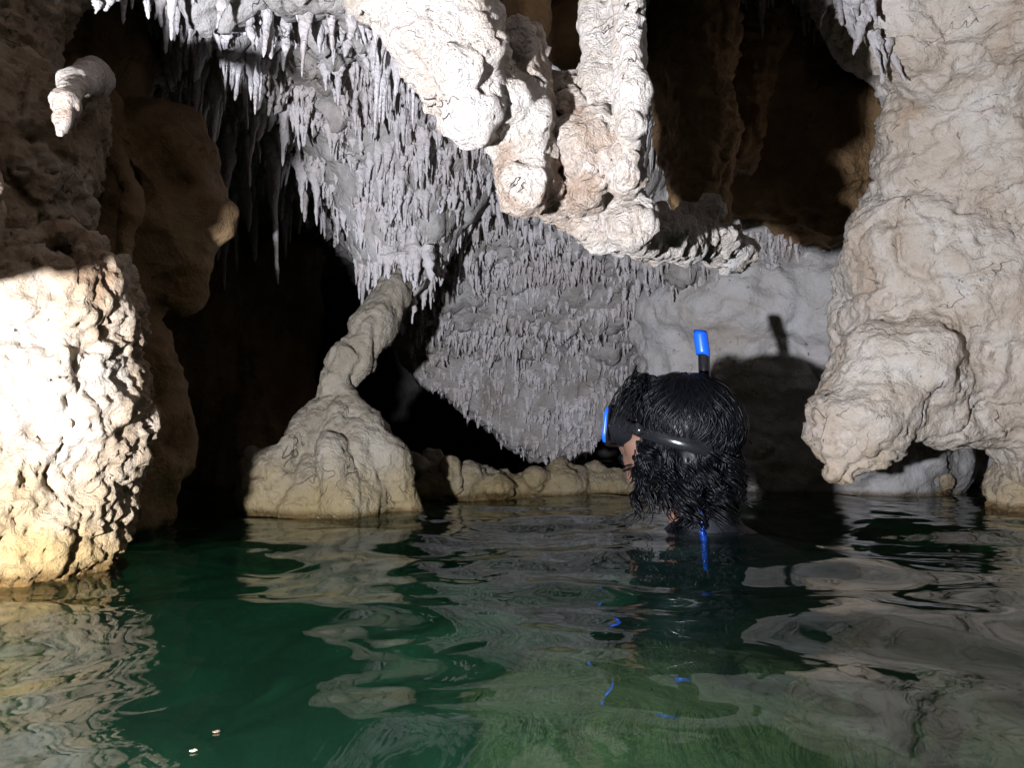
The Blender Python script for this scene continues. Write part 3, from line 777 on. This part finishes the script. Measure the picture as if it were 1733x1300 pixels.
bf = np.array((-.22, .975, 0)); br = np.array((.975, .22, 0)); bu = np.array((0, 0, 1.0))
NB = np.array((P(1190, 900, 1.42)[0], HC[1] - .02, -.004))       # base of the neck, at the water surface
BM = np.stack([br, bf, bu])
def bp(a, b, c): return NB + a * br + b * bf + c * bu
def BE(c, r): return OE(bp(*c), r, BM)
def BC(a, b, ra, rb): return WC(bp(*a), bp(*b), ra, rb)
neck_lo = bp(0, -.005, -.01)
def torso(g):
    return [BE((0, .01, -.22), (.165 + g, .105 + g, .20)), BC((-.145, 0, -.075), (.145, 0, -.075), .052 + g, .052 + g), BC((0, -.005, -.005), (-.12, 0, -.06), .052 + g, .042 + g), BC((0, -.005, -.005), (.12, 0, -.06), .052 + g, .042 + g),
            BE((0, .01, -.42), (.135 + g, .09 + g, .15)), BE((0, 0, -.56), (.155 + g, .105 + g, .11))]
KN = {-1: (-.13, .20, -.86), 1: (.12, .24, -.84)}
AN = {-1: (-.11, -.10, -1.04), 1: (.12, -.06, -1.05)}
EL = {-1: (-.27, .06, -.30), 1: (.28, .02, -.31)}
WR = {-1: (-.25, .28, -.26), 1: (.33, .24, -.30)}
def legs(g):
    L = []
    for s in (-1, 1):
        L += [BC((s * .085, .0, -.58), KN[s], .080 + g, .056 + g), BC(KN[s], AN[s], .054 + g, .036 + g)]
    return L
def arms(g):
    L = []
    for s in (-1, 1):
        L += [BC((s * .17, 0, -.085), EL[s], .047 + g, .038 + g), BC(EL[s], WR[s], .038 + g, .026 + g)]
    return L
head = [HE((0, -.012, .03), (.076, .096, .085)), HE((0, .045, -.015), (.060, .050, .072)), HE((0, .035, -.055), (.056, .058, .048)), HE((0, .080, -.088), (.024, .020, .020)),
        HCp((0, .094, .008), (0, .112, -.026), .008, .013), HE((.013, .100, -.030), (.010, .011, .009)), HE((-.013, .100, -.030), (.010, .011, .009)), HE((0, .092, -.052), (.023, .012, .006)), HE((0, .090, -.062), (.020, .011, .006)),
        HE((.036, .070, -.018), (.024, .024, .024)), HE((-.036, .070, -.018), (.024, .024, .024)), HE((0, .080, .036), (.052, .020, .014)),
        HE((.077, -.008, -.004), (.010, .022, .032)), HE((-.077, -.008, -.004), (.010, .022, .032)), WC(hp(0, -.02, -.06), neck_lo, .052, .058)]
for s in (-1, 1):
    e = HE((s * .031, .096, .010), (.017, .014, .012), True); e['k'] = .008; head.append(e)
hands = []
for s in (-1, 1):
    w = np.array(WR[s]); dirn = np.array((s * .1, .96, -.15)); side = np.array((s * 1.0, -.1, 0)); dn = np.array((0, -.15, -1.0))
    hands.append(BC(tuple(w), tuple(w + dirn * .085), .026, .030))
    hands.append(BC(tuple(w + dirn * .04 + side * .018), tuple(w + dirn * .085 + side * .026), .016, .014))
    hands.append(BC(tuple(w + dirn * .04 - side * .018), tuple(w + dirn * .085 - side * .026), .016, .014))
    for fi, (offs, ln) in enumerate([(-.030, .070), (-.010, .080), (.010, .076), (.029, .060)]):
        a = w + dirn * .09 + side * offs; b2 = a + dirn * ln * .5 + dn * .006 + side * offs * .25; c2 = b2 + dirn * ln * .42 + dn * .022
        q = [BC(tuple(a), tuple(b2), .0095, .0088), BC(tuple(b2), tuple(c2), .0088, .0075)]
        for z in q: z['k'] = .006
        hands += q
    a = w + dirn * .03 - side * .028; b2 = a + dirn * .035 - side * .028; c2 = b2 + dirn * .03 - side * .004 + dn * .008
    for q in (BC(tuple(a), tuple(b2), .0115, .010), BC(tuple(b2), tuple(c2), .010, .0085)):
        q['k'] = .008; hands.append(q)
feet = []
for s in (-1, 1):
    a = np.array(AN[s]); feet += [BC(tuple(a), tuple(a + np.array((0, -.03, -.03))), .036, .034), BC(tuple(a + np.array((0, -.02, -.02))), tuple(a + np.array((s * .02, .14, -.05))), .034, .024)]
V, F = surface(head + torso(0) + arms(0) + legs(0) + hands + feet, .0052, .018)
body = mesh_obj('body', V, F, M_SKIN, root)
V, F = surface(torso(.005) + arms(.005) + legs(.005) + [WC(neck_lo + np.array((-.004, 0, .035)), neck_lo, .058, .064)], .006, .02)
V = displace(V, F, [('fbm', 12, .004)], 3)
suit = mesh_obj('wetsuit', V, F, M_SUIT, root)
SUITP = torso(.005) + [WC(neck_lo + np.array((-.004, 0, .035)), neck_lo, .058, .064)]
def back_hit(x, z):
    y = NB[1] - .3
    for _ in range(200):
        d = min(float(sdf(p, np.float64(x), np.float64(y), np.float64(z))) for p in SUITP)
        if d < .004: break
        y += max(d * .7, .0008)
    return np.array((x, y, z))
zx = P(1186, 880, 1.36)[0]
zp = [back_hit(zx - .004 + .003 * i / 4, .05 - .018 * i) for i in range(7)]
V, F = surface([WC(a, b2, .0058, .0058) for a, b2 in zip(zp, zp[1:])], .0016, .003)
mesh_obj('zip_tape', V, F, M_BLUE, suit)
for s in (-1, 1):
    V, F = surface([HE((s * .031, .090, .010), (.012, .012, .012))], .002, .004)
    mesh_obj('eye', V, F, M_EYE, root)

def tube(pts, rad, n=6, cap=True):
    pts = np.asarray(pts); m = len(pts)
    rad = np.broadcast_to(rad, (m,))
    T = np.gradient(pts, axis=0); T /= np.linalg.norm(T, axis=1, keepdims=True) + 1e-9
    u = np.cross(T[0], (0.3, .2, .9)); u /= np.linalg.norm(u)
    V = []
    th = np.arange(n) / n * 2 * math.pi
    for i in range(m):
        u = u - T[i] * (u @ T[i]); u /= np.linalg.norm(u); v = np.cross(T[i], u)
        V.append(pts[i] + rad[i] * (np.cos(th)[:, None] * u + np.sin(th)[:, None] * v))
    V = np.concatenate(V)
    a = np.arange(m - 1)[:, None] * n + np.arange(n)[None]
    b_ = np.arange(m - 1)[:, None] * n + (np.arange(n)[None] + 1) % n
    F = np.stack([a, b_, b_ + n, a + n], -1).reshape(-1, 4)
    return V, F
def spline(pts, n):
    pts = np.asarray(pts, float)
    k = len(pts); P0 = np.vstack([2 * pts[0] - pts[1], pts, 2 * pts[-1] - pts[-2]])
    t = np.linspace(0, k - 1 - 1e-6, n); i = t.astype(int); f = (t - i)[:, None]
    a, b2, c2, d2 = P0[i], P0[i + 1], P0[i + 2], P0[i + 3]
    return .5 * (2 * b2 + (c2 - a) * f + (2 * a - 5 * b2 + 4 * c2 - d2) * f ** 2 + (3 * b2 - a - 3 * c2 + d2) * f ** 3)

# hair: a wet cap plus several hundred locks combed from the crown, curling at the ends
V, F = surface([HE((0, -.018, .030), (.098, .112, .096)), HE((0, -.055, -.045), (.084, .062, .075)), SUB(HE((0, .118, -.03), (.13, .092, .100)), .012)], .0042, .015)
V = displace(V, F, [('ridge', 24, .005), ('fbm', 10, .012)], 5)
hair = mesh_obj('hair', V, F, M_HAIR, root)
rg = np.random.default_rng(21)
VV, FF, off = [], [], 0
def lock(loc, rad):
    global off
    W_ = HC + SH * (loc[:, :1] * rt + loc[:, 1:2] * fw + loc[:, 2:] * up)
    W_[:, 2] = np.maximum(W_[:, 2], -.012 + .004 * np.sin(np.arange(len(W_))))
    v, f = tube(W_, rad, 5)
    VV.append(v); FF.append(f + off); off += len(v)
for i in range(2300):                                         # locks combed over the skull
    ph = rg.uniform(-math.pi, math.pi)                       # 0 = towards the face
    front = math.cos(ph)
    th0, th1 = rg.uniform(.02, 1.0), rg.uniform(1.45, 1.8) if front < .1 else rg.uniform(1.05, 1.25)
    lift = rg.uniform(.985, 1.035) + (.06 * rg.random() ** 5)
    t = np.linspace(th0, th1, 14)
    az = ph + rg.normal(0, .16) * (t - th0) + .08 * np.sin(t * rg.uniform(4, 9) + rg.uniform(0, 6))
    w = lift + .020 * np.sin(t * rg.uniform(5, 11) + rg.uniform(0, 6))
    loc = np.stack([.097 * w * np.sin(t) * np.sin(az), -.018 + .114 * w * np.sin(t) * np.cos(az), .030 + .097 * w * np.cos(t)], 1)
    d = loc[-1] - loc[-2]; d /= np.linalg.norm(d)
    L = rg.uniform(.01, .05); s_ = np.linspace(0, 1, 9)[1:, None]
    out = np.array((math.sin(ph), math.cos(ph), 0))
    tail = loc[-1] + d * s_ * L - out * s_ ** 2 * .02
    pts = np.concatenate([loc, tail])
    lock(pts, np.interp(np.linspace(0, 1, len(pts)), [0, .25, .75, 1], [.0008, rg.uniform(.0006, .0016), rg.uniform(.0006, .0014), .0003]))
def curl(az, c0, L, ca, turns, r, spread, rb=1.0, aa=None):
    out = np.array((math.sin(az), math.cos(az), 0)); sidev = np.array((math.cos(az), -math.sin(az), 0))
    p0 = np.array((.092 * rb * math.sin(az), -.022 + .106 * rb * math.cos(az), c0))
    s_ = np.linspace(0, 1, 26)[:, None]; a0 = rg.uniform(0, 6.3) if aa is None else aa
    amp = ca * np.minimum(1, s_ * 2.2)
    pts = p0 - np.array((0, 0, 1.0)) * s_ * L + out * (spread * s_ + amp * np.sin(s_ * turns + a0) - .012 * np.sin(s_ * 3)) + sidev * amp * np.cos(s_ * turns + a0) * 1.1
    lock(pts, np.interp(s_[:, 0], [0, .15, .7, 1], [.0012, r, r * .8, .0005]))
for i in range(120):                                         # wet curls below the strap, round the back and sides, in clumps
    az = rg.uniform(R(65), R(302)); c0 = rg.uniform(-.09, .012); L = rg.uniform(.045, .12); ca = rg.uniform(.005, .016); tn = rg.uniform(7, 15); sp = rg.normal(.008, .014); rb = rg.uniform(.85, 1.06)
    for j in range(13):
        curl(az + rg.normal(0, .05), c0 + rg.normal(0, .004), L * rg.uniform(.75, 1.05), ca * rg.uniform(.8, 1.2), tn, rg.uniform(.0008, .0020), sp + rg.normal(0, .003), rb + rg.normal(0, .012), aa=i * 1.7 + rg.normal(0, .3))
for i in range(30):                                          # thick wet strands hanging over the cheek
    az = R(360 - rg.uniform(28, 100)); c0 = rg.uniform(-.035, -.012); L = rg.uniform(.04, .09); ca = rg.uniform(.003, .009); tn = rg.uniform(5, 10); sp = rg.normal(.0, .006)
    for j in range(9):
        curl(az + rg.normal(0, .035), c0, L * rg.uniform(.8, 1.05), ca, tn, rg.uniform(.001, .0022), sp + rg.normal(0, .0015), 1.0, aa=i * 2.1 + rg.normal(0, .2))
for i in range(170):                                         # wisps straying over the strap
    ph = rg.uniform(R(70), R(290)); t = np.linspace(rg.uniform(.7, 1.2), rg.uniform(1.8, 2.1), 16); az = ph + .16 * np.sin(t * rg.uniform(3, 6) + rg.uniform(0, 6)); w = 1.06 + .035 * np.sin((t - t[0]) / (t[-1] - t[0]) * 3.14)
    loc = np.stack([.097 * w * np.sin(t) * np.sin(az), -.018 + .114 * w * np.sin(t) * np.cos(az), .030 + .097 * w * np.cos(t)], 1)
    lock(loc, np.interp(t, [t[0], t[5], t[-1]], [.0005, rg.uniform(.0009, .002), .0005]))
for i in range(60):                                          # loose curls standing off the forehead
    az = R(rg.uniform(-75, 40)); c0 = rg.uniform(.07, .12)
    p0 = np.array((.05 * math.sin(az), .02 + .045 * math.cos(az), c0)); out = np.array((math.sin(az), math.cos(az), 0)); s_ = np.linspace(0, 1, 22)[:, None]
    a0 = rg.uniform(0, 6)
    pts = p0 + out * (.075 * s_ + .006 * np.sin(s_ * 9 + a0)) + np.array((0, 0, 1)) * (.018 * np.sin(s_ * 3.1) - .075 * s_ ** 2) + np.array((math.cos(az), -math.sin(az), 0)) * .008 * np.cos(s_ * 8 + a0)
    lock(pts, np.interp(s_[:, 0], [0, .15, .7, 1], [.0008, .0017, .0014, .0004]))
mesh_obj('hair_locks', np.concatenate(VV), np.concatenate(FF), M_HAIR, hair)

# dive mask
V, F = surface([HE((0, .085, .010), (.080, .046, .046)), HE((0, .110, .012), (.076, .022, .043)), SUB(HE((0, .06, .008), (.066, .05, .04)), .006)], .0035, .01)
mask = mesh_obj('dive_mask', V, F, M_BLACK, root)
def rrect(w, h, r, n=8, nose=0):
    pts = []
    for cx, cz, a0 in ((w - r, h - r, 0), (-w + r, h - r, 90), (-w + r, -h + r, 180), (w - r, -h + r, 270)):
        for k in range(n + 1):
            a = R(a0 + 90 * k / n); pts.append((cx + r * math.cos(a), cz + r * math.sin(a)))
    return pts
rr = rrect(.076, .040, .024)
loop = np.array([hp(x, .128 - 1.6 * x * x, .012 + z) for x, z in rr] + [hp(rr[0][0], .128 - 1.6 * rr[0][0] ** 2, .012 + rr[0][1])])
v, f = tube(loop, .0048, 8)
mesh_obj('mask_frame', v, f, M_BLACK, mask)
for s in (-1, 1):                                            # blue inlays on both sides of the frame
    arc = sorted([(z, x) for x, z in rr if x * s > .058 and abs(z) < .034])
    v, f = tube(np.array([hp(x * 1.03, .130 - 1.6 * x * x, .012 + z) for z, x in arc]), .0045, 8)
    mesh_obj('frame_inlay', v, f, M_BLUE, mask)
q = [hp(x * .97, .130 - 1.6 * x * x, .012 + z * .97) for x, z in rr]; q2 = [hp(x * .97, .127 - 1.6 * x * x, .012 + z * .97) for x, z in rr]
nn = len(q)
mesh_obj('mask_lens', np.array(q + q2), [tuple(range(nn)), tuple(range(2 * nn - 1, nn - 1, -1))] + [(i, nn + i, nn + (i + 1) % nn, (i + 1) % nn) for i in range(nn)], M_LENS, mask, smooth=False)
VV, FF = [], []
ns = 60
for i in range(ns):
    a = R(40 + 280 * i / (ns - 1))
    cx, cy_ = .099 * math.sin(a), -.014 + .104 * math.cos(a)
    nrm = np.array((math.sin(a), math.cos(a), 0))
    hh = .0095 + .006 * (1 - math.cos(a)) / 2
    for (o_, z_) in ((.0, -hh), (.0035, -hh + .002), (.0035, hh - .002), (0, hh), (-.002, hh), (-.002, -hh)):
        c0 = .012 - .030 * (1 - math.cos(a)) / 2
        VV.append(hp(cx + nrm[0] * o_, cy_ + nrm[1] * o_, c0 + z_))
for i in range(ns - 1):
    for j in range(6): FF.append((i * 6 + j, i * 6 + (j + 1) % 6, (i + 1) * 6 + (j + 1) % 6, (i + 1) * 6 + j))
FF += [tuple(range(5, -1, -1)), tuple((ns - 1) * 6 + j for j in range(6))]
mesh_obj('mask_strap', np.array(VV), FF, M_BLACK, mask)
for s in (-1, 1):
    V, F = surface([HCp((s * .088, .070, .012), (s * .100, .030, .008), .011, .010), HCp((s * .094, .066, .020), (s * .094, .066, .003), .006, .006), HCp((s * .104, .034, .018), (s * .104, .034, .001), .005, .005)], .002, .004)
    mesh_obj('strap_buckle', V, F, M_BLACK, mask)

# snorkel
tp = [hp(.0, .118, -.056), hp(.05, .112, -.066), hp(.095, .07, -.055), hp(.116, .02, -.005), hp(.112, -.02, .06), P(1193, 640, 1.47), P(1191, 600, 1.475), P(1189, 592, 1.475)]
sp_ = spline(tp, 40)
v, f = tube(sp_, np.interp(np.linspace(0, 1, 40), [0, .1, .2, 1], [.009, .011, .0125, .0115]), 12)
sn = mesh_obj('snorkel', v, f, M_BLACK, root)
tip = spline([P(1191, 604, 1.475), P(1188, 585, 1.475), P(1185, 560, 1.475)], 9)
v, f = tube(tip, [.0125, .0137, .0140, .0142, .0142, .0142, .0142, .0140, .0132], 14)
v = np.array(v)
v[:14, 2] += (v[:14, 0] - v[:14, 0].mean()) * -.75 + .004                       # slanted seam with the black tube
v[-14:, 2] += (v[-14:, 0] - v[-14:, 0].mean()) * -.25
n0 = len(v)
v = np.vstack([v, v[-14:] * .75 + v[-14:].mean(0) * .25 - np.array((0, 0, .006))])
f = np.vstack([f, [(n0 - 14 + j, n0 - 14 + (j + 1) % 14, n0 + (j + 1) % 14, n0 + j) for j in range(14)]])
mesh_obj('snorkel_tip', v, f, M_BLUE, sn)
V, F = surface([HE((0, .104, -.056), (.022, .010, .010))], .002, .004)
mesh_obj('mouthpiece', V, F, M_BLACK, sn)

# two white scraps floating on the water near the camera
for i, (px, py, lab) in enumerate([(365, 1228, 'small white scrap floating flat on dark water, the farther of two'), (326, 1270, 'small white scrap floating on the dark water nearest the camera')]):
    v = (650 - py) / FPX; sl = (_s + _c * v) / (_c - _s * v); y = CAM_H / -sl
    p = P(px, py, y); p[2] = float(wave(np.array([p[0]]), np.array([p[1]]))[0]) + .001
    V, F = surface([WE(p, (.0020, .0012, .0006)), WE(p + np.array((.0016, .0006, .0003)), (.0012, .0009, .0005))], .0004, .001)
    tag(mesh_obj('floating_scrap', V, F, M_CALCITE), lab, 'scrap')
